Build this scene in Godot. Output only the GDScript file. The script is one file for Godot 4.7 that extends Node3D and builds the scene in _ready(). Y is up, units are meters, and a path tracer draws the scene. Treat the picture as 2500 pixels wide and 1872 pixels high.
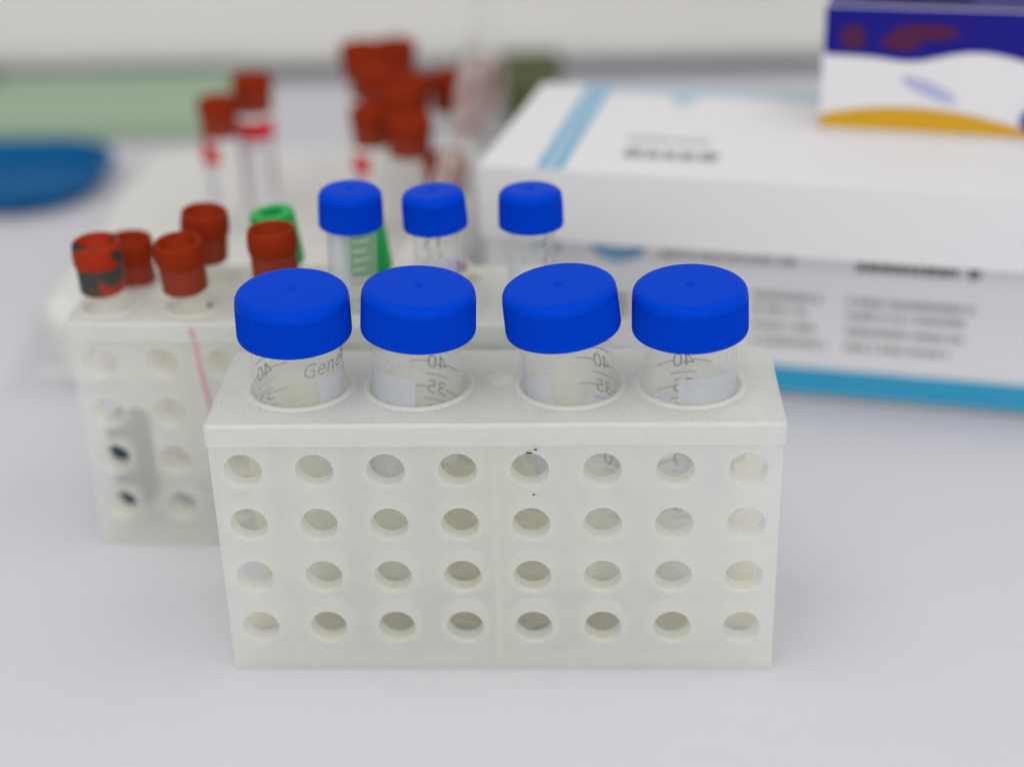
extends Node3D

const RACK_W := 0.172
const RACK_H := 0.0888
const RACK_D := 0.0515

# ------------------------------------------------------------------ mesh builder
class Shape:
	var v := PackedVector3Array()
	var n := PackedVector3Array()
	var uv := PackedVector2Array()
	var c := PackedColorArray()
	var tint := Color(1, 1, 1)

	func tri(a: Vector3, b: Vector3, d: Vector3, na: Vector3, nb: Vector3, nd: Vector3, ua := Vector2.ZERO, ub := Vector2.ZERO, ud := Vector2.ZERO) -> void:
		var face := (d - a).cross(b - a)
		if face.length_squared() < 1e-22:
			return
		if face.dot(na + nb + nd) >= 0.0:
			v.append_array([a, b, d]); n.append_array([na, nb, nd]); uv.append_array([ua, ub, ud])
		else:
			v.append_array([a, d, b]); n.append_array([na, nd, nb]); uv.append_array([ua, ud, ub])
		c.append_array([tint, tint, tint])

	func quad(a: Vector3, b: Vector3, d: Vector3, e: Vector3, nn: Vector3) -> void:
		tri(a, b, d, nn, nn, nn, Vector2(0, 0), Vector2(1, 0), Vector2(1, 1))
		tri(a, d, e, nn, nn, nn, Vector2(0, 0), Vector2(1, 1), Vector2(0, 1))

	func box(lo: Vector3, hi: Vector3) -> void:
		var p := func(x: int, y: int, z: int) -> Vector3: return Vector3(hi.x if x else lo.x, hi.y if y else lo.y, hi.z if z else lo.z)
		quad(p.call(0, 0, 1), p.call(1, 0, 1), p.call(1, 1, 1), p.call(0, 1, 1), Vector3(0, 0, 1))
		quad(p.call(0, 0, 0), p.call(1, 0, 0), p.call(1, 1, 0), p.call(0, 1, 0), Vector3(0, 0, -1))
		quad(p.call(0, 0, 0), p.call(0, 0, 1), p.call(0, 1, 1), p.call(0, 1, 0), Vector3(-1, 0, 0))
		quad(p.call(1, 0, 0), p.call(1, 0, 1), p.call(1, 1, 1), p.call(1, 1, 0), Vector3(1, 0, 0))
		quad(p.call(0, 1, 0), p.call(1, 1, 0), p.call(1, 1, 1), p.call(0, 1, 1), Vector3(0, 1, 0))
		quad(p.call(0, 0, 0), p.call(1, 0, 0), p.call(1, 0, 1), p.call(0, 0, 1), Vector3(0, -1, 0))

	# a profile of (radius, height) turned about the y axis; bends under 50 degrees are smoothed
	func lathe(prof: Array, seg: int, at := Transform3D(), ribs := 0, rib_depth := 0.0, ribbed := []) -> void:
		var m := prof.size()
		var sn := []
		var run := [0.0]
		for i in m - 1:
			var d: Vector2 = prof[i + 1] - prof[i]
			run.append(run[i] + d.length())
			sn.append(Vector2(d.y, -d.x).normalized())
		for i in m - 1:
			var n0: Vector2 = sn[i]
			var n1: Vector2 = sn[i]
			if i > 0 and sn[i].dot(sn[i - 1]) > 0.64:
				n0 = (sn[i] * (run[i + 1] - run[i]) + sn[i - 1] * (run[i] - run[i - 1])).normalized()
			if i < m - 2 and sn[i].dot(sn[i + 1]) > 0.64:
				n1 = (sn[i] * (run[i + 1] - run[i]) + sn[i + 1] * (run[i + 2] - run[i + 1])).normalized()
			for k in seg:
				var f0 := TAU * k / seg
				var f1 := TAU * (k + 1) / seg
				var q := []
				var qn := []
				for e in [[i, f0, n0], [i, f1, n0], [i + 1, f1, n1], [i + 1, f0, n1]]:
					var r: float = prof[e[0]].x
					var side := 0.0
					if ribs and ribbed.has(e[0]):
						r += rib_depth * (0.5 + 0.5 * cos(ribs * e[1]))
						side = rib_depth * 0.5 * ribs * sin(ribs * e[1]) / r
					var out := Vector3(sin(e[1]), 0, cos(e[1]))
					var tang := Vector3(cos(e[1]), 0, -sin(e[1]))
					q.append(at * Vector3(out.x * r, prof[e[0]].y, out.z * r))
					qn.append((at.basis * (out * e[2].x + tang * side + Vector3(0, e[2].y, 0))).normalized())
				var ua := Vector2(float(k) / seg, run[i] / run[m - 1])
				var ub := Vector2(float(k + 1) / seg, run[i] / run[m - 1])
				var uc := Vector2(float(k + 1) / seg, run[i + 1] / run[m - 1])
				var ud := Vector2(float(k) / seg, run[i + 1] / run[m - 1])
				tri(q[0], q[1], q[2], qn[0], qn[1], qn[2], ua, ub, uc)
				tri(q[0], q[2], q[3], qn[0], qn[2], qn[3], ua, uc, ud)

	# a piece of a cylinder wall facing outwards
	func patch(r: float, f0: float, f1: float, y0: float, y1: float, seg := 12) -> void:
		for k in seg:
			var a := lerpf(f0, f1, float(k) / seg)
			var b := lerpf(f0, f1, float(k + 1) / seg)
			var na := Vector3(sin(a), 0, cos(a))
			var nb := Vector3(sin(b), 0, cos(b))
			var up := Vector3.UP
			tri(na * r + up * y0, nb * r + up * y0, nb * r + up * y1, na, nb, nb)
			tri(na * r + up * y0, nb * r + up * y1, na * r + up * y1, na, nb, na)

	# a plate in the u-v plane with round holes; w points out of its face, thickness goes to -w
	func holed_plate(us: Array, vs: Array, cu: Array, cv: Array, r: float, t: float, at: Transform3D) -> void:
		var put := func(u: float, w: float, d: float) -> Vector3: return at * Vector3(u, w, d)
		var nf := at.basis.z.normalized()
		for i in us.size() - 1:
			for j in vs.size() - 1:
				var lo := Vector2(us[i], vs[j])
				var hi := Vector2(us[i + 1], vs[j + 1])
				var here = null
				for a in cu:
					for b in cv:
						if a > lo.x and a < hi.x and b > lo.y and b < hi.y:
							here = Vector2(a, b)
				if here == null:
					for s in [0.0, -t]:
						quad(put.call(lo.x, lo.y, s), put.call(hi.x, lo.y, s), put.call(hi.x, hi.y, s), put.call(lo.x, hi.y, s), nf if s == 0.0 else -nf)
					continue
				var ang := []
				for k in 36:
					ang.append(TAU * k / 36)
				for x in [lo.x, hi.x]:
					for y in [lo.y, hi.y]:
						ang.append(fposmod(atan2(y - here.y, x - here.x), TAU))
				ang.sort()
				for k in ang.size():
					var g0: float = ang[k]
					var g1: float = ang[(k + 1) % ang.size()]
					var d0 := Vector2(cos(g0), sin(g0))
					var d1 := Vector2(cos(g1), sin(g1))
					var p0: Vector2 = here + d0 * r
					var p1: Vector2 = here + d1 * r
					var o0: Vector2 = here + d0 * reach(here, d0, lo, hi)
					var o1: Vector2 = here + d1 * reach(here, d1, lo, hi)
					for s in [0.0, -t]:
						quad(put.call(p0.x, p0.y, s), put.call(p1.x, p1.y, s), put.call(o1.x, o1.y, s), put.call(o0.x, o0.y, s), nf if s == 0.0 else -nf)
					var m0 := at.basis * Vector3(-d0.x, -d0.y, 0)
					var m1 := at.basis * Vector3(-d1.x, -d1.y, 0)
					tri(put.call(p0.x, p0.y, 0.0), put.call(p1.x, p1.y, 0.0), put.call(p1.x, p1.y, -t), m0, m1, m1)
					tri(put.call(p0.x, p0.y, 0.0), put.call(p1.x, p1.y, -t), put.call(p0.x, p0.y, -t), m0, m1, m0)
		var u0: float = us[0]
		var u1: float = us[us.size() - 1]
		var v0: float = vs[0]
		var v1: float = vs[vs.size() - 1]
		quad(put.call(u0, v0, 0.0), put.call(u1, v0, 0.0), put.call(u1, v0, -t), put.call(u0, v0, -t), -at.basis.y)
		quad(put.call(u0, v1, 0.0), put.call(u1, v1, 0.0), put.call(u1, v1, -t), put.call(u0, v1, -t), at.basis.y)
		quad(put.call(u0, v0, 0.0), put.call(u0, v1, 0.0), put.call(u0, v1, -t), put.call(u0, v0, -t), -at.basis.x)
		quad(put.call(u1, v0, 0.0), put.call(u1, v1, 0.0), put.call(u1, v1, -t), put.call(u1, v0, -t), at.basis.x)

	func reach(p: Vector2, d: Vector2, lo: Vector2, hi: Vector2) -> float:
		var s := 1e9
		if absf(d.x) > 1e-9:
			s = minf(s, ((hi.x if d.x > 0 else lo.x) - p.x) / d.x)
		if absf(d.y) > 1e-9:
			s = minf(s, ((hi.y if d.y > 0 else lo.y) - p.y) / d.y)
		return s

	# an (inset, height) profile carried round a rectangle with rounded plan corners
	func ring(x0: float, x1: float, z0: float, z1: float, corner: float, prof: Array, cap_top := false, cap_bottom := false, seg := 6) -> void:
		var path := []
		for q in [[x1, z1, 0.0], [x1, z0, PI / 2], [x0, z0, PI], [x0, z1, 3 * PI / 2]]:
			for k in seg + 1:
				var a: float = q[2] + PI / 2 * k / seg
				var d := Vector2(cos(a), sin(a))   # x right, y towards +z at a=90deg reversed below
				var dir := Vector3(sin(q[2] + PI / 2 * (1.0 - 0.0) - PI / 2 * (1.0 - float(k) / seg)), 0, cos(q[2] + PI / 2 * float(k) / seg))
				var cx: float = q[0] - corner * signf(q[0] - (x0 + x1) / 2)
				var cz: float = q[1] - corner * signf(q[1] - (z0 + z1) / 2)
				path.append([Vector3(cx, 0, cz), dir])
		var m := path.size()
		var sn := []
		for i in prof.size() - 1:
			var d: Vector2 = prof[i + 1] - prof[i]
			sn.append(Vector2(d.y, d.x).normalized())
		for i in prof.size() - 1:
			var a0: Vector2 = sn[i]
			var a1: Vector2 = sn[i]
			var own: float = prof[i].distance_to(prof[i + 1])
			if i > 0 and sn[i].dot(sn[i - 1]) > 0.64:
				a0 = (sn[i] * own + sn[i - 1] * prof[i].distance_to(prof[i - 1])).normalized()
			if i < prof.size() - 2 and sn[i].dot(sn[i + 1]) > 0.64:
				a1 = (sn[i] * own + sn[i + 1] * prof[i + 1].distance_to(prof[i + 2])).normalized()
			for k in m:
				var p: Array = path[k]
				var q: Array = path[(k + 1) % m]
				var g := func(e: Array, w: Vector2) -> Vector3: return e[0] + e[1] * (corner - w.x) + Vector3.UP * w.y
				var nn := func(e: Array, w: Vector2) -> Vector3: return (e[1] * w.x + Vector3.UP * w.y).normalized()
				var w0: Vector2 = prof[i]
				var w1: Vector2 = prof[i + 1]
				tri(g.call(p, w0), g.call(q, w0), g.call(q, w1), nn.call(p, a0), nn.call(q, a0), nn.call(q, a1))
				tri(g.call(p, w0), g.call(q, w1), g.call(p, w1), nn.call(p, a0), nn.call(q, a1), nn.call(p, a1))
		for e in [[cap_top, prof.size() - 1, 1.0], [cap_bottom, 0, -1.0]]:
			if e[0]:
				var w: Vector2 = prof[e[1]]
				var mid := Vector3((x0 + x1) / 2, w.y, (z0 + z1) / 2)
				var up := Vector3(0, e[2], 0)
				for k in m:
					var p: Vector3 = path[k][0] + path[k][1] * (corner - w.x) + Vector3.UP * w.y
					var q: Vector3 = path[(k + 1) % m][0] + path[(k + 1) % m][1] * (corner - w.x) + Vector3.UP * w.y
					tri(mid, p, q, up, up, up)

	# lettering, bent round a cylinder of radius r (flat in the x-y plane when r is 0), middle at angle f0 and height y0
	func letters(what: String, em: float, r: float, f0: float, y0: float, font: Font, slant := 0.0, at := Transform3D()) -> void:
		var t := TextMesh.new()
		t.text = what
		t.font = font
		t.font_size = 64
		t.pixel_size = em / 64.0
		t.depth = 0.0
		t.curve_step = 4.0
		for s in t.get_surface_count():
			var arr := t.surface_get_arrays(s)
			var p: PackedVector3Array = arr[Mesh.ARRAY_VERTEX]
			var ix = arr[Mesh.ARRAY_INDEX]
			var count: int = ix.size() if ix != null and ix.size() else p.size()
			for k in range(0, count, 3):
				var e := []
				var en := []
				for j in 3:
					var w: Vector3 = p[ix[k + j]] if ix != null and ix.size() else p[k + j]
					w.x += w.y * slant
					if r > 0:
						var a := f0 + w.x / r
						e.append(Vector3(sin(a) * r, y0 + w.y, cos(a) * r))
						en.append(Vector3(sin(a), 0, cos(a)))
					else:
						e.append(at * Vector3(w.x, w.y, 0))
						en.append(at.basis.z)
				tri(e[0], e[1], e[2], en[0], en[1], en[2])

	# a flat outline in the x-y plane, carried by at
	func flat(points: PackedVector2Array, at: Transform3D) -> void:
		var ix := Geometry2D.triangulate_polygon(points)
		for k in range(0, ix.size(), 3):
			var p := []
			for j in 3:
				p.append(at * Vector3(points[ix[k + j]].x, points[ix[k + j]].y, 0))
			tri(p[0], p[1], p[2], at.basis.z, at.basis.z, at.basis.z)

	func mesh() -> ArrayMesh:
		var a := []
		a.resize(Mesh.ARRAY_MAX)
		a[Mesh.ARRAY_VERTEX] = v
		a[Mesh.ARRAY_NORMAL] = n
		a[Mesh.ARRAY_TEX_UV] = uv
		a[Mesh.ARRAY_COLOR] = c
		var m := ArrayMesh.new()
		m.add_surface_from_arrays(Mesh.PRIMITIVE_TRIANGLES, a)
		return m

# ------------------------------------------------------------------ helpers
var used := {}

func numbered(called: String) -> String:
	if not used.has(called):
		used[called] = 0
		return called
	used[called] += 1
	return "%s_%03d" % [called, used[called]]

func thing(called: String, label: String, category: String, group := "") -> Node3D:
	var o := Node3D.new()
	o.name = numbered(called)
	add_child(o)
	mark(o, label, category, group)
	return o

func mark(o: Node3D, label: String, category: String, group := "") -> void:
	o.set_meta("label", label)
	o.set_meta("category", category)
	if group:
		o.set_meta("group", group)

func part(called: String, s, m: Material, parent: Node3D = self) -> MeshInstance3D:
	var o := MeshInstance3D.new()
	o.name = numbered(called) if parent == self else part_name(called, parent)
	o.mesh = s.mesh() if s is Shape else s
	o.material_override = m
	parent.add_child(o)
	return o

func part_name(called: String, parent: Node) -> String:
	if not parent.has_node(NodePath(called)):
		return called
	var k := 1
	while parent.has_node(NodePath("%s_%03d" % [called, k])):
		k += 1
	return "%s_%03d" % [called, k]

func lin(r: float, g: float, b: float, a := 1.0) -> Color:
	var col := Color(r, g, b).linear_to_srgb()
	col.a = a
	return col

func solid(col: Color, rough := 0.5, spec := 0.5) -> StandardMaterial3D:
	var m := StandardMaterial3D.new()
	m.albedo_color = col
	m.roughness = rough
	m.metallic_specular = spec
	return m

func clear(col: Color, rough := 0.1, spec := 0.5) -> StandardMaterial3D:
	var m := solid(col, rough, spec)
	m.transparency = BaseMaterial3D.TRANSPARENCY_ALPHA
	m.cull_mode = BaseMaterial3D.CULL_DISABLED
	return m

func noise(freq: float, kind := FastNoiseLite.TYPE_SIMPLEX_SMOOTH, octaves := 3, rng := 1) -> FastNoiseLite:
	var f := FastNoiseLite.new()
	f.noise_type = kind
	f.frequency = freq
	f.fractal_octaves = octaves
	f.seed = rng
	return f

func noise_map(f: FastNoiseLite, size := 512) -> NoiseTexture2D:
	var t := NoiseTexture2D.new()
	t.width = size
	t.height = size
	t.seamless = true
	t.noise = f
	return t

# stand a thing up so that the point at height len_up on its axis is at top, leaning by (lx, lz) per metre of height
func lean(o: Node3D, top: Vector3, lx: float, lz: float, len_up: float, spin := 0.0) -> void:
	var a := Vector3(lx, 1, lz).normalized()
	o.basis = Basis(Quaternion(Vector3.UP, a)) * Basis(Vector3.UP, spin)
	o.position = top - a * len_up

var M := {}
var sans: Font

func materials() -> void:
	sans = SystemFont.new()
	sans.font_names = PackedStringArray(["Droid Sans"])
	var dust := noise_map(noise(0.03, FastNoiseLite.TYPE_SIMPLEX_SMOOTH, 5, 7))
	var ramp := Gradient.new()
	ramp.offsets = PackedFloat32Array([0.0, 0.35, 0.7, 1.0])
	ramp.colors = PackedColorArray([lin(0.87, 0.88, 0.855), lin(0.895, 0.91, 0.895), lin(0.905, 0.92, 0.91), lin(0.91, 0.925, 0.92)])
	dust.color_ramp = ramp
	M.rack = solid(Color(1, 1, 1, 0.52), 0.36, 0.5)
	M.rack.albedo_texture = dust
	M.rack.uv1_triplanar = true
	M.rack.uv1_scale = Vector3(9, 9, 9)
	M.rack.transparency = BaseMaterial3D.TRANSPARENCY_ALPHA
	M.rack.backlight_enabled = true
	M.rack.backlight = lin(0.95, 0.97, 0.945)
	M.rack_thin = M.rack.duplicate()
	M.rack_thin.albedo_color = Color(1, 1, 1, 0.38)
	M.rack_back = solid(lin(0.93, 0.92, 0.77, 0.42), 0.4, 0.4)
	M.rack_back.transparency = BaseMaterial3D.TRANSPARENCY_ALPHA
	M.rack_back.backlight_enabled = true
	M.rack_back.backlight = lin(0.96, 0.95, 0.82)
	M.rack_lip = M.rack.duplicate()
	M.rack_lip.albedo_color = Color(1, 1, 1, 0.6)
	var fine := noise(0.11, FastNoiseLite.TYPE_SIMPLEX, 3, 12)
	var patchy := noise(0.012, FastNoiseLite.TYPE_SIMPLEX_SMOOTH, 3, 31)
	var grit := Image.create(768, 768, false, Image.FORMAT_RGB8)
	for x in 768:
		for y in 768:
			var d := smoothstep(0.34, 0.7, fine.get_noise_2d(x, y)) * smoothstep(-0.12, 0.45, patchy.get_noise_2d(x, y))
			var w := 0.5 + 0.5 * patchy.get_noise_2d(x + 900.0, y)
			grit.set_pixel(x, y, lin(0.90, 0.91, 0.90).lerp(lin(0.88, 0.88, 0.855), w).lerp(lin(0.60, 0.58, 0.53), d))
	var specks := ImageTexture.create_from_image(grit)
	M.rack_top = M.rack.duplicate()
	M.rack_top.albedo_texture = specks
	M.rack_top.albedo_color = Color(1, 1, 1, 0.72)
	M.rack_top.uv1_scale = Vector3(9, 9, 9)
	M.collar = solid(lin(0.94, 0.935, 0.88, 0.6), 0.35, 0.45)
	M.collar.transparency = BaseMaterial3D.TRANSPARENCY_ALPHA
	M.collar.backlight_enabled = true
	M.collar.backlight = lin(0.97, 0.965, 0.92)
	M.inner = solid(lin(0.88, 0.86, 0.74), 0.45, 0.4)
	M.inner.backlight_enabled = true
	M.inner.backlight = lin(0.95, 0.92, 0.78)
	M.cap = solid(lin(0.0, 0.050, 0.58), 0.30, 0.09)
	M.tube = clear(lin(0.86, 0.87, 0.82, 0.14), 0.16, 0.4)
	M.glass = clear(lin(0.85, 0.87, 0.83, 0.015), 0.05, 0.2)
	M.ink = solid(lin(0.03, 0.033, 0.045), 0.6, 0.3)
	M.grey_ink = solid(lin(0.34, 0.35, 0.37), 0.6, 0.3)
	M.panel = solid(lin(0.72, 0.76, 0.84), 0.6, 0.3)
	M.panel.transparency = BaseMaterial3D.TRANSPARENCY_ALPHA
	M.panel.albedo_color.a = 0.6
	M.panel.backlight_enabled = true
	M.panel.backlight = lin(0.8, 0.84, 0.92)
	M.pale_ink = solid(lin(0.80, 0.82, 0.88, 0.22), 0.6, 0.3)
	M.pale_ink.backlight_enabled = true
	M.pale_ink.backlight = lin(0.9, 0.92, 0.96)
	M.pale_ink.transparency = BaseMaterial3D.TRANSPARENCY_ALPHA
	M.white_ink = solid(lin(0.8, 0.83, 0.8), 0.6, 0.3)
	M.rubber = solid(lin(0.25, 0.024, 0.005), 0.5, 0.14)
	M.green = solid(lin(0.005, 0.36, 0.075), 0.45, 0.35)
	M.dark_rubber = solid(lin(0.012, 0.03, 0.03), 0.6, 0.3)
	M.purple = solid(lin(0.16, 0.07, 0.28), 0.5, 0.3)
	M.cream = solid(lin(0.68, 0.64, 0.52), 0.5, 0.4)
	M.foam = solid(lin(0.74, 0.74, 0.72), 0.9, 0.2)
	M.label_white = solid(lin(0.72, 0.72, 0.74), 0.6, 0.3)
	M.label_red = solid(lin(0.58, 0.004, 0.008), 0.5, 0.3)
	M.label_ink = solid(lin(0.16, 0.12, 0.30), 0.6, 0.3)
	M.card = solid(lin(0.74, 0.735, 0.765), 0.6, 0.35)
	M.sky_print = solid(lin(0.16, 0.42, 0.66), 0.55, 0.35)
	M.pale_print = solid(lin(0.42, 0.58, 0.68), 0.55, 0.35)
	M.deep_print = solid(lin(0.035, 0.33, 0.56), 0.55, 0.35)
	M.text_print = solid(lin(0.12, 0.12, 0.11), 0.6, 0.3)
	M.grey_print = solid(lin(0.34, 0.34, 0.34), 0.6, 0.3)
	M.liquid = solid(lin(0.010, 0.040, 0.065), 0.4, 0.3)
	M.sheet = clear(lin(0.85, 0.85, 0.84, 0.07), 0.12, 1.0)
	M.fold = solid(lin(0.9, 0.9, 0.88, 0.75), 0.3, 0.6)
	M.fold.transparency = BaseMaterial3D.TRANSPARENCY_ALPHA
	M.film = clear(lin(0.85, 0.85, 0.83, 0.2), 0.10, 1.0)

# ------------------------------------------------------------------ racks
func grid(first: float, step: float, count: int) -> Array:
	var a := []
	for k in count:
		a.append(first + step * k)
	return a

func between(centres: Array, lo: float, hi: float, half: float) -> Array:
	var a := [lo, centres[0] - half]
	for k in centres.size() - 1:
		a.append((centres[k] + centres[k + 1]) / 2)
	a.append(centres[-1] + half)
	a.append(hi)
	return a

# x from -W/2 to W/2, front face at z = 0, back at -D, foot at y = 0
func rack(label: String, wide_top: bool, skin: Material) -> Node3D:
	var o := thing("test_tube_rack", label, "tube rack", "four-way test tube racks")
	var hw := RACK_W / 2
	var bw := hw - 0.0010
	var t := 0.0018
	var cols := grid(-0.0753, 0.0215, 8)
	var rows := grid(0.0731 - 3 * 0.0188, 0.0188, 4)
	var us := between(cols, -bw, bw, 0.0085)
	var vs := between(rows, 0.0004, RACK_H - 0.0022, 0.0085)
	var big := [-0.0603, -0.0238, 0.0226, 0.0591]
	var mid := grid(-0.07375, 0.0295, 6)
	var s := Shape.new()
	s.holed_plate(us, vs, cols, rows, 0.0058, t, Transform3D(Basis(), Vector3(0, 0, -0.0008)))
	part("front_wall", s, skin, o)
	s = Shape.new()
	s.holed_plate(us, vs, cols, rows, 0.0058, t, Transform3D(Basis(Vector3.UP, PI), Vector3(0, 0, -RACK_D + 0.0008)))
	part("back_wall", s, M.rack_back, o)
	# top plate, its v axis runs towards the back
	var lay := Basis(Vector3(1, 0, 0), Vector3(0, 0, -1), Vector3(0, 1, 0))
	var tx: Array = big if wide_top else mid
	var tz: Array = [0.0258] if wide_top else [0.0145, 0.0370]
	var r_top := 0.0153 if wide_top else 0.0087
	s = Shape.new()
	var tu := between(tx, -hw + 0.0012, hw - 0.0012, r_top + 0.0014)
	var tv := between(tz, 0.0012, RACK_D - 0.0012, r_top + 0.0014)
	s.holed_plate(tu, tv, tx, tz, r_top, t, Transform3D(lay, Vector3(0, RACK_H, 0)))
	part("top_plate", s, M.rack_top, o)
	s = Shape.new()
	s.ring(-hw, hw, -RACK_D, 0, 0.0022, [Vector2(0.0016, RACK_H - 0.0072), Vector2(0.0003, RACK_H - 0.0072), Vector2(0, RACK_H - 0.0069), Vector2(0, RACK_H - 0.0012), Vector2(0.0004, RACK_H - 0.0004), Vector2(0.0012, RACK_H), Vector2(0.0013, RACK_H - 0.0002), Vector2(0.0016, RACK_H - 0.002), Vector2(0.0016, RACK_H - 0.0072)])
	part("top_lip", s, M.rack_lip, o)
	# floor with the holes of the other tube size
	var bx: Array = mid if wide_top else big
	var bz: Array = [0.0145, 0.0370] if wide_top else [0.0258]
	var rb := 0.0091 if wide_top else 0.0153
	s = Shape.new()
	s.holed_plate(between(bx, -bw, bw, rb + 0.001), between(bz, 0.0028, RACK_D - 0.0028, rb + 0.001), bx, bz, rb, t, Transform3D(lay, Vector3(0, 0.0032, 0)))
	part("floor_plate", s, M.rack_back, o)
	s = Shape.new()
	s.box(Vector3(-0.0010, 0.0034, -RACK_D + 0.0030), Vector3(0.0005, RACK_H - 0.0021, -0.0030))
	part("centre_web", s, M.rack_back, o)
	# round guides behind each hole
	var wide := Shape.new()
	wide.lathe([Vector2(0.0056, -0.0058), Vector2(0.0071, -0.0058), Vector2(0.0074, -0.00185), Vector2(0.0079, -0.0018)], 28)
	wide.lathe([Vector2(0.0057, -0.0001), Vector2(0.0056, -0.0058)], 28)
	var tight := Shape.new()
	tight.lathe([Vector2(0.0057, -0.0002), Vector2(0.0055, -0.0026), Vector2(0.0043, -0.0036), Vector2(0.0040, -0.0072)], 28)
	tight.lathe([Vector2(0.0040, -0.0072), Vector2(0.0052, -0.0072), Vector2(0.0074, -0.00185)], 28)
	var wide_mesh := wide.mesh()
	var tight_mesh := tight.mesh()
	for y in rows:
		for x in cols:
			var c := part("hole_collar", wide_mesh if wide_top else tight_mesh, M.collar, o)
			c.transform = Transform3D(Basis(Vector3.RIGHT, PI / 2), Vector3(x, y, -0.0008))
	for y in rows:
		for x in cols:
			var c := part("back_collar", tight_mesh if wide_top else wide_mesh, M.collar, o)
			c.transform = Transform3D(Basis(Vector3.RIGHT, -PI / 2), Vector3(x, y, -RACK_D + 0.0008))
	# raised rims round the tube sockets on top
	var rim := Shape.new()
	var rr := r_top
	rim.lathe([Vector2(rr - 0.0003, -0.007), Vector2(rr + 0.0009, -0.007), Vector2(rr + 0.0011, -0.0019)], 56)
	rim.lathe([Vector2(rr + 0.0019, 0.0001), Vector2(rr + 0.0016, 0.0006), Vector2(rr + 0.0010, 0.0009), Vector2(rr + 0.0003, 0.0008), Vector2(rr - 0.0002, 0.0002), Vector2(rr - 0.0004, -0.0008), Vector2(rr - 0.0003, -0.007)], 56)
	var rim_mesh := rim.mesh()
	for z in tz:
		for x in tx:
			var c := part("socket_rim", rim_mesh, M.collar, o)
			c.position = Vector3(x, RACK_H, -z)
	return o

# ------------------------------------------------------------------ screw-cap tubes
func screw_tube(called: String, label: String, category: String, group: String, r: float, cap_r: float, cap_h: float, length: float, cone: float, ribs: int) -> Node3D:
	var o := thing(called, label, category, group)
	var s := Shape.new()
	var L := length
	s.lathe([Vector2(0, 0), Vector2(r * 0.12, 0.0002), Vector2(r * 0.24, 0.0012), Vector2(r * 0.94, cone - 0.001), Vector2(r * 0.97, cone + 0.001), Vector2(r, L - cap_h - 0.004), Vector2(r, L - 0.004)], 72)
	part("tube_body", s, M.tube, o)
	s = Shape.new()
	var e := 0.00042
	s.lathe([Vector2(r + 0.0003, L - 0.0035), Vector2(r + 0.0003, L - cap_h), Vector2(cap_r - 0.0006, L - cap_h), Vector2(cap_r - 0.0001, L - cap_h + 0.0003), Vector2(cap_r, L - cap_h + 0.0009), Vector2(cap_r - 0.0001, L - cap_h + 0.0012)], 96)
	s.lathe([Vector2(cap_r - 0.0001, L - cap_h + 0.0012), Vector2(cap_r - e, L - cap_h + 0.0014), Vector2(cap_r - 0.0002 - e, L - 0.0034), Vector2(cap_r - 0.0003, L - 0.0031)], ribs * 4, Transform3D(), ribs, e, [1, 2])
	s.lathe([Vector2(cap_r - 0.0003, L - 0.0031), Vector2(cap_r - 0.0004, L - 0.0020), Vector2(cap_r - 0.0008, L - 0.0011), Vector2(cap_r - 0.0015, L - 0.0005), Vector2(cap_r - 0.0024, L - 0.0001), Vector2(cap_r - 0.004, L), Vector2(0.0022, L + 0.0001), Vector2(0.0014, L - 0.0001), Vector2(0.0009, L - 0.0004), Vector2(0.0005, L - 0.0002), Vector2(0, L)], 96)
	s.lathe([Vector2(r + 0.0003, L - 0.0035), Vector2(0, L - 0.0035)], 48)
	part("screw_cap", s, M.cap, o)
	return o

# graduations round angle f, each five: stroke, number, stroke; between them one shorter stroke
func scale_print(o: Node3D, r: float, f: float, m: Material, top_value: int, top_y: float, step: int, step_y: float, count: int, em: float, bars: Array) -> void:
	var s := Shape.new()
	var q := r + 0.00012
	for k in count:
		var y := top_y - step_y * k
		var th: float = bars[0]
		var a: float = bars[1] / r
		var b: float = bars[2] / r
		s.patch(q, f - b, f - a, y - th, y + th, 8)
		s.patch(q, f + a, f + b, y - th, y + th, 8)
		s.patch(q, f - a * 1.3, f + a * 1.3, y - step_y / 2 - th, y - step_y / 2 + th, 8)
		s.letters(str(top_value - step * k), em, q, f, y, sans)
	part("scale_print", s, m, o)

func panel_print(o: Node3D, r: float, f0: float, f1: float, y0: float, y1: float, m: Material) -> void:
	var s := Shape.new()
	s.patch(r + 0.0001, f0, f1, y0, y1, 24)
	part("writing_panel", s, m, o)

func big_tube(label: String, top: Vector3, lx: float, lz: float, panel_at: float, name_at: float, scale_at: float, pale: bool) -> void:
	var o := screw_tube("large_screw_cap_tube", label, "centrifuge tube", "large blue-capped tubes in the front rack", 0.0139, 0.0174, 0.0143, 0.1165, 0.016, 88)
	scale_print(o, 0.0139, scale_at, M.ink, 45, 0.0933, 5, 0.0090, 8, 0.0023, [0.00016, 0.0032, 0.0089])
	panel_print(o, 0.0139, panel_at, panel_at + 1.59, 0.050, 0.0924, M.panel)
	var s := Shape.new()
	s.letters("GeneMate", 0.0043, 0.01405, name_at, 0.0960, sans, 0.2)
	part("name_print", s, M.pale_ink if pale else M.grey_ink, o)
	lean(o, top, lx, lz, 0.1165)

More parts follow.
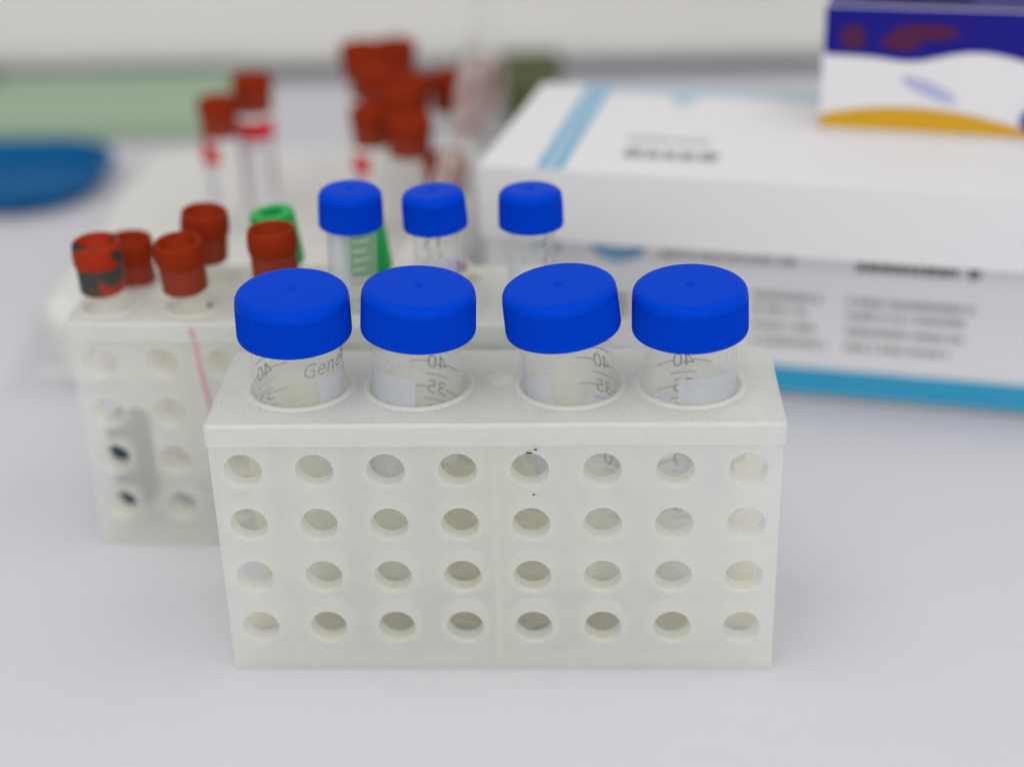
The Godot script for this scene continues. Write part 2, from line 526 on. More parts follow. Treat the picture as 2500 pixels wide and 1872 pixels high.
func small_tube(label: String, top: Vector3, lx: float, lz: float, panel0: float, panel1: float, scale_at: float, ink: Material) -> void:
	var o := screw_tube("small_screw_cap_tube", label, "centrifuge tube", "small blue-capped tubes in the rear rack", 0.0081, 0.0108, 0.0126, 0.1195, 0.022, 36)
	if ink == M.white_ink:
		var s := Shape.new()
		for k in 15:
			var y := 0.1038 - 0.0033 * k
			s.patch(0.00822, scale_at, scale_at + (0.55 if k % 2 else 0.78), y - 0.00018, y + 0.00018, 6)
		part("scale_print", s, ink, o)
	else:
		scale_print(o, 0.0081, scale_at, ink, 14, 0.1041, 1, 0.0064, 9, 0.0030, [0.00014, 0.0024, 0.0054])
	panel_print(o, 0.0081, panel0, panel1, 0.045, 0.108 if ink == M.white_ink else 0.0990, M.panel)
	lean(o, top, lx, lz, 0.1195)

# ------------------------------------------------------------------ stoppered glass tubes
func stopper_tube(called: String, label: String, group: String, rubber: Material, length: float, plug := 0.0095) -> Node3D:
	var o := thing(called, label, "blood tube", group)
	var r := 0.0081
	var L := length
	var s := Shape.new()
	s.lathe([Vector2(0, 0), Vector2(r * 0.5, 0.001), Vector2(r * 0.87, 0.0038), Vector2(r, 0.0075), Vector2(r, L - 0.0086), Vector2(r - 0.0003, L - 0.0083), Vector2(r - 0.0009, L - 0.0084)], 48)
	part("glass_tube", s, M.glass, o)
	s = Shape.new()
	var h := 0.0081
	s.lathe([Vector2(0, L - h - plug), Vector2(0.0073, L - h - plug), Vector2(0.0077, L - h - plug + 0.0004), Vector2(0.0078, L - h)], 48)
	s.lathe([Vector2(0.0078, L - h), Vector2(0.0080, L - h), Vector2(0.0083, L - h + 0.0004), Vector2(0.0085, L - h + 0.0024), Vector2(0.0084, L - h + 0.0045), Vector2(0.0081, L - 0.0008), Vector2(0.0078, L - 0.0002), Vector2(0.0073, L), Vector2(0.0067, L - 0.0002), Vector2(0.0062, L - 0.0012), Vector2(0.0057, L - 0.0030), Vector2(0.0042, L - 0.0043), Vector2(0.0020, L - 0.0048), Vector2(0, L - 0.0049)], 48)
	part("rubber_stopper", s, rubber, o)
	return o

func green_tube(label: String, top: Vector3, lx: float, lz: float) -> void:
	var o := thing("green_capped_tube", label, "blood tube", "green-capped tubes in the rear rack")
	var L := 0.1
	var s := Shape.new()
	s.lathe([Vector2(0, 0), Vector2(0.0035, 0.001), Vector2(0.0056, 0.0038), Vector2(0.0064, 0.0075), Vector2(0.0064, L - 0.006)], 40)
	part("glass_tube", s, M.glass, o)
	s = Shape.new()
	s.lathe([Vector2(0.0066, L - 0.0195), Vector2(0.0080, L - 0.0195), Vector2(0.0084, L - 0.0188), Vector2(0.0082, L - 0.010), Vector2(0.0078, L - 0.0008), Vector2(0.0075, L - 0.0002), Vector2(0.0070, L), Vector2(0.0042, L), Vector2(0.0039, L - 0.0003), Vector2(0.0038, L - 0.004)], 48)
	part("green_cap", s, M.green, o)
	s = Shape.new()
	s.lathe([Vector2(0.0038, L - 0.0030), Vector2(0.0022, L - 0.0022), Vector2(0, L - 0.0020)], 32)
	part("rubber_plug", s, M.dark_rubber, o)
	lean(o, top, lx, lz, L)

func paper_label(o: Node3D, f0: float, f1: float, y_top: float, red_h: float, white_h: float, rng: int) -> void:
	var r := 0.0083
	var s := Shape.new()
	s.patch(r, f0, f1, y_top - red_h - white_h, y_top - red_h, 16)
	var w := part("paper_label", s, M.label_white, o)
	s = Shape.new()
	s.patch(r + 0.00004, f0, f1, y_top - red_h, y_top, 16)
	part("red_band", s, M.label_red, w)
	s = Shape.new()
	var rnd := RandomNumberGenerator.new()
	rnd.seed = rng
	for col in [f0 + 0.55, f1 - 0.45]:
		var y := y_top - red_h - 0.005
		while y > y_top - red_h - white_h + 0.004:
			var d := rnd.randf_range(0.0008, 0.0022)
			s.patch(r + 0.00006, col - 0.09 - rnd.randf() * 0.05, col + 0.08 + rnd.randf() * 0.05, y - d, y, 3)
			y -= d + rnd.randf_range(0.0004, 0.0012)
	s.patch(r + 0.00006, f0 + 0.2, f1 - 0.2, y_top - red_h - 0.0030, y_top - red_h - 0.0018, 8)
	part("label_print", s, M.label_ink, w)

# rows of short dark strokes: print too blurred in the photograph to read
func strokes(s: Shape, x0: float, x1: float, y: float, h: float, at: Transform3D, rnd: RandomNumberGenerator) -> void:
	var x := x0
	while x < x1:
		var w := h * rnd.randf_range(0.35, 0.75)
		s.quad(at * Vector3(x, y - h * 0.5, 0), at * Vector3(x + w, y - h * 0.5, 0), at * Vector3(x + w, y + h * (0.5 if rnd.randf() > 0.4 else 0.25), 0), at * Vector3(x, y + h * 0.5, 0), at.basis.z)
		x += w + h * (0.14 if rnd.randf() > 0.18 else 0.6)

# ------------------------------------------------------------------ the scene
func _ready() -> void:
	# camera
	var cam := Camera3D.new()
	cam.name = "camera"
	add_child(cam)
	cam.position = Vector3(0.0284, 0.3114, 0.4106)
	cam.rotation = Vector3(-0.4702, 0.0539, -0.0312)
	cam.near = 0.02
	cam.far = 20.0
	var lens := CameraAttributesPhysical.new()
	lens.frustum_focal_length = 73.18
	lens.frustum_focus_distance = 0.480
	lens.frustum_near = 0.02
	lens.frustum_far = 20.0
	lens.exposure_aperture = 4.3
	cam.attributes = lens
	cam.fov = 26.9
	# room light and exposure
	var we := WorldEnvironment.new()
	we.name = "world_environment"
	var env := Environment.new()
	env.background_mode = Environment.BG_COLOR
	env.background_color = lin(0.50, 0.50, 0.505)
	env.tonemap_mode = Environment.TONE_MAPPER_LINEAR
	env.tonemap_exposure = 1.0
	env.sdfgi_enabled = true
	env.ssao_enabled = true
	env.ssil_enabled = true
	we.environment = env
	add_child(we)
	materials()
	ceiling_lamps()
	setting()
	tray_and_back_tubes()
	boxes()
	racks_and_tubes()

func ceiling_lamps() -> void:
	var spots := [[Vector3(-0.38, 1.35, 0.42), "rectangular ceiling lamp on the left above the table"], [Vector3(0.72, 1.35, 0.25), "rectangular ceiling lamp on the right above the table"]]
	for e in spots:
		var o := thing("ceiling_lamp", e[1], "ceiling lamp", "ceiling lamps above the table")
		o.position = e[0]
		var s := Shape.new()
		s.box(Vector3(-0.33, 0.0, -0.63), Vector3(0.33, 0.04, 0.63))
		part("lamp_housing", s, solid(lin(0.7, 0.7, 0.7)), o)
		s = Shape.new()
		s.box(Vector3(-0.3, -0.006, -0.6), Vector3(0.3, -0.001, 0.6))
		var glow := solid(lin(0.8, 0.8, 0.8))
		glow.emission_enabled = true
		glow.emission = Color(1, 0.985, 0.95)
		glow.emission_energy_multiplier = 0.6
		part("lamp_diffuser", s, glow, o)
		var l := AreaLight3D.new()
		l.name = "lamp_light"
		l.area_size = Vector2(0.6, 1.2)
		l.light_energy = 0.50 if e[0].x < 0 else 0.29
		l.light_color = Color(1, 0.985, 0.955)
		l.shadow_enabled = true
		l.rotation = Vector3(-PI / 2, 0, 0)
		l.position = Vector3(0, -0.01, 0)
		o.add_child(l)
	var o := thing("wall_lamp", "large square wall lamp facing the table from behind the camera", "wall lamp")
	o.transform = Transform3D(Basis(), Vector3(0.45, 0.85, 1.75)).looking_at(Vector3(0.05, 0.05, -0.1), Vector3.UP)
	var s := Shape.new()
	s.box(Vector3(-0.53, -0.43, 0.0), Vector3(0.53, 0.43, 0.05))
	part("lamp_housing", s, solid(lin(0.7, 0.7, 0.7)), o)
	s = Shape.new()
	s.box(Vector3(-0.5, -0.4, -0.006), Vector3(0.5, 0.4, -0.001))
	var glow := solid(lin(0.8, 0.8, 0.8))
	glow.emission_enabled = true
	glow.emission = Color(1, 0.99, 0.97)
	glow.emission_energy_multiplier = 0.6
	part("lamp_diffuser", s, glow, o)
	var l := AreaLight3D.new()
	l.name = "lamp_light"
	l.area_size = Vector2(1.0, 0.8)
	l.light_energy = 1.15
	l.light_color = Color(1, 0.99, 0.975)
	l.shadow_enabled = true
	l.position = Vector3(0, 0, -0.01)
	o.add_child(l)

func setting() -> void:
	var s := Shape.new()
	s.box(Vector3(-1.1, -0.03, -0.69), Vector3(1.1, 0, 0.55))
	var m := solid(lin(0.625, 0.625, 0.68), 0.75, 0.25)
	m.heightmap_enabled = true
	m.heightmap_texture = noise_map(noise(0.02, FastNoiseLite.TYPE_CELLULAR, 3, 3), 512)
	m.heightmap_scale = 0.02
	m.uv1_triplanar = true
	m.uv1_scale = Vector3(6, 6, 6)
	part("tabletop", s, m).set_meta("kind", "structure")
	s = Shape.new()
	s.box(Vector3(-1.1, -0.03, -0.74), Vector3(1.1, 0.7, -0.6905))
	part("wall", s, solid(lin(0.76, 0.755, 0.74), 0.7, 0.3)).set_meta("kind", "structure")
	s = Shape.new()
	s.ring(-1.1, 1.1, -0.690, -0.660, 0.004, [Vector2(0.003, 0.012), Vector2(0, 0.015), Vector2(0, 0.030), Vector2(0.004, 0.034)], true, true)
	mark(part("wall_rail", s, solid(lin(0.72, 0.72, 0.70), 0.5, 0.4)), "white horizontal rail running along the wall at the back of the table", "wall rail")
	# pale green folder lying at the far left
	var o := thing("green_folder", "pale green folder lying flat at the far left under the wall rail", "folder")
	s = Shape.new()
	s.ring(-0.372, -0.205, -0.650, -0.535, 0.006, [Vector2(0.001, 0.001), Vector2(0, 0.003), Vector2(0, 0.010), Vector2(0.002, 0.012)], true, true)
	part("folder_cover", s, solid(lin(0.34, 0.46, 0.33), 0.5, 0.4), o)
	s = Shape.new()
	s.ring(-0.43, -0.374, -0.650, -0.533, 0.006, [Vector2(0.001, 0.001), Vector2(0, 0.003), Vector2(0, 0.012), Vector2(0.002, 0.014)], true, true)
	part("folder_spine", s, solid(lin(0.17, 0.22, 0.10), 0.5, 0.4), o)
	# blue basin
	o = thing("blue_basin", "shallow blue plastic basin at the left edge in front of the green folder", "basin")
	s = Shape.new()
	s.ring(-0.44, -0.246, -0.508, -0.402, 0.045, [Vector2(0.012, 0.0), Vector2(0.009, 0.0008), Vector2(0.001, 0.010), Vector2(0.0, 0.0120), Vector2(0.003, 0.0130), Vector2(0.006, 0.0115), Vector2(0.012, 0.003)], true, true, 12)
	part("basin_bowl", s, solid(lin(0.001, 0.105, 0.29), 0.5, 0.2), o)
	# dark olive box behind the tray
	s = Shape.new()
	s.ring(-0.052, 0.012, -0.60, -0.52, 0.004, [Vector2(0.001, 0.0), Vector2(0, 0.001), Vector2(0, 0.034), Vector2(0.002, 0.036)], true, true)
	mark(part("olive_box", s, solid(lin(0.075, 0.09, 0.03), 0.6, 0.3)), "dark olive green box mostly hidden between the wrapped tubes and the white cartons", "box")

func tray_and_back_tubes() -> void:
	var o := thing("foam_tray", "white foam tube tray behind the rear rack holding red-stoppered tubes", "tray")
	var s := Shape.new()
	s.ring(-0.209, -0.026, -0.412, -0.194, 0.022, [Vector2(0.006, 0.0005), Vector2(0.005, 0.001), Vector2(0.0, 0.029), Vector2(0.002, 0.0345), Vector2(0.005, 0.036), Vector2(0.014, 0.036), Vector2(0.016, 0.034)], true, true, 8)
	part("tray_body", s, M.foam, o)
	var spots := [
		[Vector3(-0.1405, 0.100, -0.294), 0.0, 0.0, "red-stoppered glass tube behind the rear rack, shorter of the left pair", -2.2, 0.05],
		[Vector3(-0.1280, 0.105, -0.314), 0.0, 0.0, "red-stoppered glass tube with red-banded label, taller of the left pair", -1.2, 1.3],
		[Vector3(-0.0697, 0.097, -0.287), 0.0, 0.0, "red-stoppered glass tube with a red label block behind the leftmost small blue cap", -1.5, -0.05],
		[Vector3(-0.0505, 0.097, -0.272), 0.04, 0.02, "front red-stoppered tube with its head poking out beside the plastic wrap", 0, 0],
		[Vector3(-0.0580, 0.101, -0.300), 0.0, 0.0, "red-stoppered tube right behind the front one of the wrapped cluster", 0, 0],
		[Vector3(-0.0700, 0.104, -0.325), 0.0, 0.0, "red-stoppered tube in the middle of the wrapped cluster", 0, 0],
		[Vector3(-0.0830, 0.106, -0.362), -0.03, 0.0, "back left red-stoppered tube of the wrapped cluster", 0, 0],
		[Vector3(-0.0660, 0.106, -0.366), 0.02, 0.0, "back right red-stoppered tube of the wrapped cluster", 0, 0],
		[Vector3(-0.0765, 0.103, -0.343), 0.01, 0.0, "red-stoppered tube of the wrapped cluster, left of its middle", 0, 0],
		[Vector3(-0.0545, 0.102, -0.318), 0.03, 0.0, "red-stoppered tube of the wrapped cluster, right of its middle", 0, 0],
		[Vector3(-0.0255, 0.094, -0.366), 0.0, 0.0, "pinkish red-stoppered tube deepest inside the hazy plastic wrap", 0, 0],
		[Vector3(-0.0260, 0.092, -0.318), 0.0, 0.0, "pinkish red-stoppered tube at the right edge of the hazy plastic wrap", 0, 0],
		[Vector3(-0.0365, 0.098, -0.335), 0.0, 0.0, "faint red-stoppered tube inside the hazy plastic wrap, nearest the cluster", 0, 0],
		[Vector3(-0.0345, 0.080, -0.268), 0.0, 0.0, "pinkish red-stoppered tube lowest inside the hazy plastic wrap", 0, 0],
	]
	for e in spots:
		var tall: float = e[0].y - 0.0352
		var t := stopper_tube("red_stopper_tube", e[3], "red-stoppered tubes standing in the foam tray", M.rubber, tall)
		lean(t, e[0], e[1], e[2], tall)
		t.scale = Vector3(1.12, 1, 1.12) if e[4] != e[5] else Vector3(1.25, 1, 1.25)
		if e[4] != e[5]:
			paper_label(t, e[4], e[5], tall - 0.0205, 0.0088, 0.034, 11 + int(1000 * e[0].x))
	film()

func film() -> void:
	var s := Shape.new()
	var f := noise(38.0, FastNoiseLite.TYPE_SIMPLEX_SMOOTH, 3, 21)
	var g := noise(16.0, FastNoiseLite.TYPE_SIMPLEX_SMOOTH, 2, 5)
	var nu := 90
	var nv := 70
	var pts := []
	for i in nu + 1:
		var u := float(i) / nu
		for j in nv + 1:
			var w := float(j) / nv
			var z := lerpf(-0.205, -0.415, w)
			var up := smoothstep(0.0, 0.28, w)
			var crown := lerpf(0.052, 0.114, up)
			var x: float
			var y: float
			if u < 0.7:
				x = lerpf(-0.088 + 0.044 * up, -0.020, u / 0.7)
				y = lerpf(0.0385, crown, smoothstep(0.05, 0.75, u / 0.7 + 0.15 * up - 0.15))
			else:
				x = -0.020 + 0.006 * sin((u - 0.7) / 0.3 * 2.4)
				y = lerpf(crown, 0.001, (u - 0.7) / 0.3)
			var crease := 1.0 - absf(f.get_noise_3d(x * 1.2 + z * 0.9, y, z * 0.25 - x * 0.4)) * 2.0
			var amp := 0.0065
			y = maxf(y + amp * (crease - 0.4) + 0.004 * g.get_noise_3d(x, y, z), 0.0008)
			x += 0.0022 * f.get_noise_3d(z, x, y + 3.0)
			z += 0.0030 * g.get_noise_3d(y, z + 7.0, x)
			pts.append(Vector3(x, y, z))
	var nn := []
	for i in nu + 1:
		for j in nv + 1:
			var a: Vector3 = pts[mini(i + 1, nu) * (nv + 1) + j] - pts[maxi(i - 1, 0) * (nv + 1) + j]
			var b: Vector3 = pts[i * (nv + 1) + mini(j + 1, nv)] - pts[i * (nv + 1) + maxi(j - 1, 0)]
			nn.append(a.cross(b).normalized())
	for i in nu:
		for j in nv:
			var q := [i * (nv + 1) + j, (i + 1) * (nv + 1) + j, (i + 1) * (nv + 1) + j + 1, i * (nv + 1) + j + 1]
			s.tri(pts[q[0]], pts[q[1]], pts[q[2]], nn[q[0]], nn[q[1]], nn[q[2]])
			s.tri(pts[q[0]], pts[q[2]], pts[q[3]], nn[q[0]], nn[q[2]], nn[q[3]])
	var wrap := part("plastic_wrap", s, M.film)
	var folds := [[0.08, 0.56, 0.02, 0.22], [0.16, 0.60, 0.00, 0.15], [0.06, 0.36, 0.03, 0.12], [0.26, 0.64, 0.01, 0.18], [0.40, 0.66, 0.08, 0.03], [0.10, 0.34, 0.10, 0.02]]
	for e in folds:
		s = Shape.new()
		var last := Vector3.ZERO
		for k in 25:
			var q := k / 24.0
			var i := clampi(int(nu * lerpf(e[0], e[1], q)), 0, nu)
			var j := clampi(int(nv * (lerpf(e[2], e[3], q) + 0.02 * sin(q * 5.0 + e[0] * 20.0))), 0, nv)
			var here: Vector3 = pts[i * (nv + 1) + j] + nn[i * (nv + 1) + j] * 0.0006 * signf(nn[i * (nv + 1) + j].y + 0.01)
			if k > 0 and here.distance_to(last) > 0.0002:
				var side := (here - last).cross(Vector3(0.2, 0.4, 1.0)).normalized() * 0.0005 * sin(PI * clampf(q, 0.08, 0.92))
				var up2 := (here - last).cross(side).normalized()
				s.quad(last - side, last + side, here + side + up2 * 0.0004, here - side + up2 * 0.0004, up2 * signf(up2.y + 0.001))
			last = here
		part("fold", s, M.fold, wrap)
	flat_film(f, g)
	mark(wrap, "crumpled clear plastic wrap draped over the tubes at the tray's right side", "plastic wrap")

# a second loose sheet lying over the left part of the tray
func flat_film(f: FastNoiseLite, g: FastNoiseLite) -> void:
	var s := Shape.new()
	var nu := 100
	var nv := 80
	var pts := []
	for i in nu + 1:
		for j in nv + 1:
			var x := lerpf(-0.226, -0.076, float(i) / nu)
			var z := lerpf(-0.182, -0.400, float(j) / nv)
			var over := smoothstep(-0.218, -0.200, x) * smoothstep(-0.186, -0.204, z)
			var y := lerpf(0.012, 0.0395, over)
			var crease := 1.0 - absf(f.get_noise_3d(x * 0.9 + z * 0.5, 2.0, z * 0.6 - x * 0.3)) * 2.2
			y += 0.0042 * (crease - 0.25) * (0.35 + 0.65 * over) + 0.0030 * g.get_noise_3d(x * 2.0, 5.0, z * 2.0)
			pts.append(Vector3(x + 0.002 * g.get_noise_2d(z, x), maxf(y, 0.0370 * over + 0.004), z))
	for i in nu:
		for j in nv:
			var q := []
			var n := []
			for e in [[i, j], [i + 1, j], [i + 1, j + 1], [i, j + 1]]:
				q.append(pts[e[0] * (nv + 1) + e[1]])
				var a: Vector3 = pts[mini(e[0] + 1, nu) * (nv + 1) + e[1]] - pts[maxi(e[0] - 1, 0) * (nv + 1) + e[1]]
				var b: Vector3 = pts[e[0] * (nv + 1) + mini(e[1] + 1, nv)] - pts[e[0] * (nv + 1) + maxi(e[1] - 1, 0)]
				n.append(a.cross(b).normalized())
			s.tri(q[0], q[1], q[2], n[0], n[1], n[2])
			s.tri(q[0], q[2], q[3], n[0], n[2], n[3])
	mark(part("plastic_sheet", s, M.sheet), "loose crinkled clear plastic sheet lying flat over the foam tray's left part", "plastic wrap")

func carton(o: Node3D, x0: float, x1: float, depth: float, h: float) -> void:
	var s := Shape.new()
	s.ring(x0, x1, -depth, 0, 0.0008, [Vector2(0.0006, 0.0), Vector2(0, 0.0005), Vector2(0, h - 0.0005), Vector2(0.0006, h)], true, true, 3)
	part("carton_body", s, M.card, o)

func boxes() -> void:
	var rnd := RandomNumberGenerator.new()
	rnd.seed = 5
	var foot := Vector3(0.1108, 0, -0.186)
	var turn := Basis(Vector3.UP, -0.207)
	# lower carton
	var o := thing("kit_carton", "lower white kit carton with a blue stripe along its bottom edge", "box", "white kit cartons stacked at the right")
	o.transform = Transform3D(turn, foot)
	carton(o, -0.128, 0.15, 0.115, 0.0750)
	var face := Transform3D(Basis(), Vector3(0, 0, 0.0003))
	var s := Shape.new()
	s.quad(face * Vector3(-0.128, 0.0032, 0), face * Vector3(0.15, 0.0032, 0), face * Vector3(0.15, 0.0150, 0), face * Vector3(-0.128, 0.0150, 0), Vector3(0, 0, 1))
	part("bottom_stripe", s, M.deep_print, o)
	s = Shape.new()
	s.quad(face * Vector3(-0.128, 0.0012, 0), face * Vector3(0.15, 0.0012, 0), face * Vector3(0.15, 0.0026, 0), face * Vector3(-0.128, 0.0026, 0), Vector3(0, 0, 1))
	part("dark_edge_line", s, M.text_print, o)
	s = Shape.new()
	for e in [[-0.1080, -0.1045], [-0.0995, -0.0965]]:
		s.quad(face * Vector3(e[0], 0.0588, 0), face * Vector3(e[1], 0.0588, 0), face * Vector3(e[1], 0.075, 0), face * Vector3(e[0], 0.075, 0), Vector3(0, 0, 1))
	part("stripe_end", s, M.deep_print, o)
	s = Shape.new()
	var disc := PackedVector2Array()
	for k in 40:
		disc.append(Vector2(-0.0717 + 0.0132 * cos(TAU * k / 40), 0.0693 + 0.0130 * sin(TAU * k / 40)).min(Vector2(1, 0.0744)))
	s.flat(disc, face)
	var badge := part("round_badge", s, solid(lin(0.015, 0.28, 0.55), 0.55, 0.3), o)
	s = Shape.new()
	s.letters("FREE", 0.0056, 0, 0, 0, sans, 0, Transform3D(Basis(), Vector3(-0.0717, 0.0609, 0.0006)))
	part("badge_print", s, M.card, badge)
	s = Shape.new()
	s.letters("para extracción de", 0.0066, 0, 0, 0, sans, 0, Transform3D(Basis(), Vector3(-0.0265, 0.0618, 0.0004)))
	part("front_print", s, M.text_print, o)
	s = Shape.new()
	strokes(s, 0.0245, 0.0745, 0.0625, 0.0062, Transform3D(Basis(), Vector3(0, 0, 0.0004)), rnd)
	part("bold_print", s, M.text_print, o)
	for y in [0.0400, 0.0345]:
		s = Shape.new()
		strokes(s, -0.078, -0.067, y, 0.0030, Transform3D(Basis(), Vector3(0, 0, 0.0004)), rnd)
		part("side_print", s, M.text_print, o)
	s = Shape.new()
	for y in [0.046, 0.040, 0.033, 0.026]:
		strokes(s, -0.016, 0.004 + rnd.randf() * 0.012, y, 0.0030, Transform3D(Basis(), Vector3(0, 0, 0.0004)), rnd)
		strokes(s, 0.022, 0.060 + rnd.randf() * 0.022, y, 0.0030, Transform3D(Basis(), Vector3(0, 0, 0.0004)), rnd)
	part("small_print", s, M.grey_print, o)
	# upper carton, jutting out a little to the front
	o = thing("kit_carton", "upper white kit carton with a light blue stripe across its lid", "box", "white kit cartons stacked at the right")
	o.transform = Transform3D(turn, foot + turn * Vector3(0, 0.0752, 0.030))
	carton(o, -0.122, 0.15, 0.113, 0.0300)
	var lid := Transform3D(Basis(Vector3.RIGHT, -PI / 2), Vector3(0, 0.0303, 0))
	s = Shape.new()
	for e in [[-0.0985, -0.0950], [-0.0915, -0.0880]]:
		s.quad(lid * Vector3(e[0], 0.0006, 0), lid * Vector3(e[1], 0.0006, 0), lid * Vector3(e[1] - 0.002, 0.1115, 0), lid * Vector3(e[0] - 0.002, 0.1115, 0), Vector3.UP)
	part("lid_stripe", s, M.sky_print, o)
	s = Shape.new()
	s.quad(lid * Vector3(-0.0948, 0.0006, 0), lid * Vector3(-0.0917, 0.0006, 0), lid * Vector3(-0.0937, 0.1115, 0), lid * Vector3(-0.0968, 0.1115, 0), Vector3.UP)
	part("lid_stripe_middle", s, M.pale_print, o)
	s = Shape.new()
	s.quad(lid * Vector3(-0.0895, 0.1035, 0), lid * Vector3(0.15, 0.1035, 0), lid * Vector3(0.15, 0.1115, 0), lid * Vector3(-0.0895, 0.1115, 0), Vector3.UP)
	var tab := PackedVector2Array([Vector2(-0.061, 0.1034), Vector2(-0.060, 0.093), Vector2(-0.0575, 0.0885), Vector2(-0.0535, 0.0885), Vector2(-0.051, 0.093), Vector2(-0.050, 0.1034)])
	s.flat(tab, lid)
	part("lid_border", s, M.pale_print, o)
	s = Shape.new()
	strokes(s, -0.068, -0.036, 0.0240, 0.0105, lid, rnd)
	part("lid_print", s, M.grey_print, o)
	s = Shape.new()
	strokes(s, -0.070, -0.040, 0.0420, 0.0060, lid, rnd)
	part("lid_small_print", s, solid(lin(0.5, 0.5, 0.5), 0.6, 0.3), o)
	# carton of gloves on top
	o = thing("glove_carton", "white and dark blue carton with a yellow swoosh on top of the white cartons", "box")
	o.transform = Transform3D(turn, foot + turn * Vector3(0, 0.1054, -0.033))
	s = Shape.new()
	s.ring(0.004, 0.135, -0.075, 0, 0.001, [Vector2(0.0008, 0.0), Vector2(0, 0.0008), Vector2(0, 0.0500), Vector2(0.0008, 0.0508)], true, true, 3)
	part("carton_body", s, M.card, o)
	s = Shape.new()
	var wave := PackedVector2Array([Vector2(0.0045, 0.0507), Vector2(0.0045, 0.0345)])
	for k in 25:
		var x := lerpf(0.005, 0.134, k / 24.0)
		wave.append(Vector2(x, 0.0318 + 0.0030 * sin((x - 0.046) * 92.0) * smoothstep(0.02, 0.05, x) - 0.0006 * sin(x * 40.0)))
	wave.append(Vector2(0.1345, 0.0507))
	s.flat(wave, face)
	part("blue_wave_print", s, solid(lin(0.004, 0.002, 0.22), 0.45, 0.35), o)
	s = Shape.new()
	var over := Transform3D(Basis(), Vector3(0, 0, 0.0006))
	for b in [[0.0105, 0.0205, 0.0335, 0.0440], [0.0265, 0.0420, 0.0340, 0.0415], [0.0300, 0.0560, 0.0385, 0.0450]]:
		var blob := PackedVector2Array()
		for k in 20:
			blob.append(Vector2(lerpf(b[0], b[1], 0.5 + 0.5 * cos(TAU * k / 20)), lerpf(b[2], b[3], 0.5 + 0.5 * sin(TAU * k / 20))))
		s.flat(blob, over)
		over.origin.z += 0.0002
	part("maroon_print", s, solid(lin(0.075, 0.008, 0.055), 0.5, 0.35), o)
	s = Shape.new()
	var gold := PackedVector2Array()
	for k in 21:
		var x := lerpf(0.0045, 0.090, k / 20.0)
		gold.append(Vector2(x, 0.0012 + 0.0008 * (1.0 - k / 20.0)))
	for k in 21:
		var q := 1.0 - k / 20.0
		var x := lerpf(0.0045, 0.090, q)
		gold.append(Vector2(x, 0.0024 + 0.0092 * pow(sin(PI * clampf(0.16 + 0.84 * q, 0, 1)), 0.9)))
	s.flat(gold, face)
	part("yellow_swoosh", s, solid(lin(0.60, 0.33, 0.012), 0.5, 0.35), o)
	s = Shape.new()
	var dot := PackedVector2Array()
	for k in 24:
		dot.append(Vector2(0.090 + 0.0085 * cos(TAU * k / 24), 0.0085 + 0.0060 * sin(TAU * k / 24)))
	s.flat(dot, over)
	part("violet_dot", s, solid(lin(0.035, 0.012, 0.30), 0.5, 0.35), o)
	s = Shape.new()
	var smear := PackedVector2Array()
	for k in 24:
		smear.append(Vector2(0.046 + 0.011 * cos(TAU * k / 24), 0.0190 + 0.0030 * sin(TAU * k / 24) - 0.004 * cos(TAU * k / 24)))
	s.flat(smear, face)
	part("lavender_print", s, solid(lin(0.42, 0.45, 0.66), 0.5, 0.35), o)
	s = Shape.new()
	s.quad(Vector3(0.0052, 0.05095, -0.074), Vector3(0.134, 0.05095, -0.074), Vector3(0.134, 0.05095, -0.001), Vector3(0.0052, 0.05095, -0.001), Vector3.UP)
	part("blue_top_print", s, solid(lin(0.004, 0.002, 0.16), 0.45, 0.3), o)
	s = Shape.new()
	s.quad(Vector3(0.020, 0.0511, -0.055), Vector3(0.060, 0.0511, -0.055), Vector3(0.060, 0.0511, -0.012), Vector3(0.020, 0.0511, -0.012), Vector3.UP)
	part("carton_opening", s, solid(lin(0.01, 0.01, 0.012), 0.8, 0.2), o)

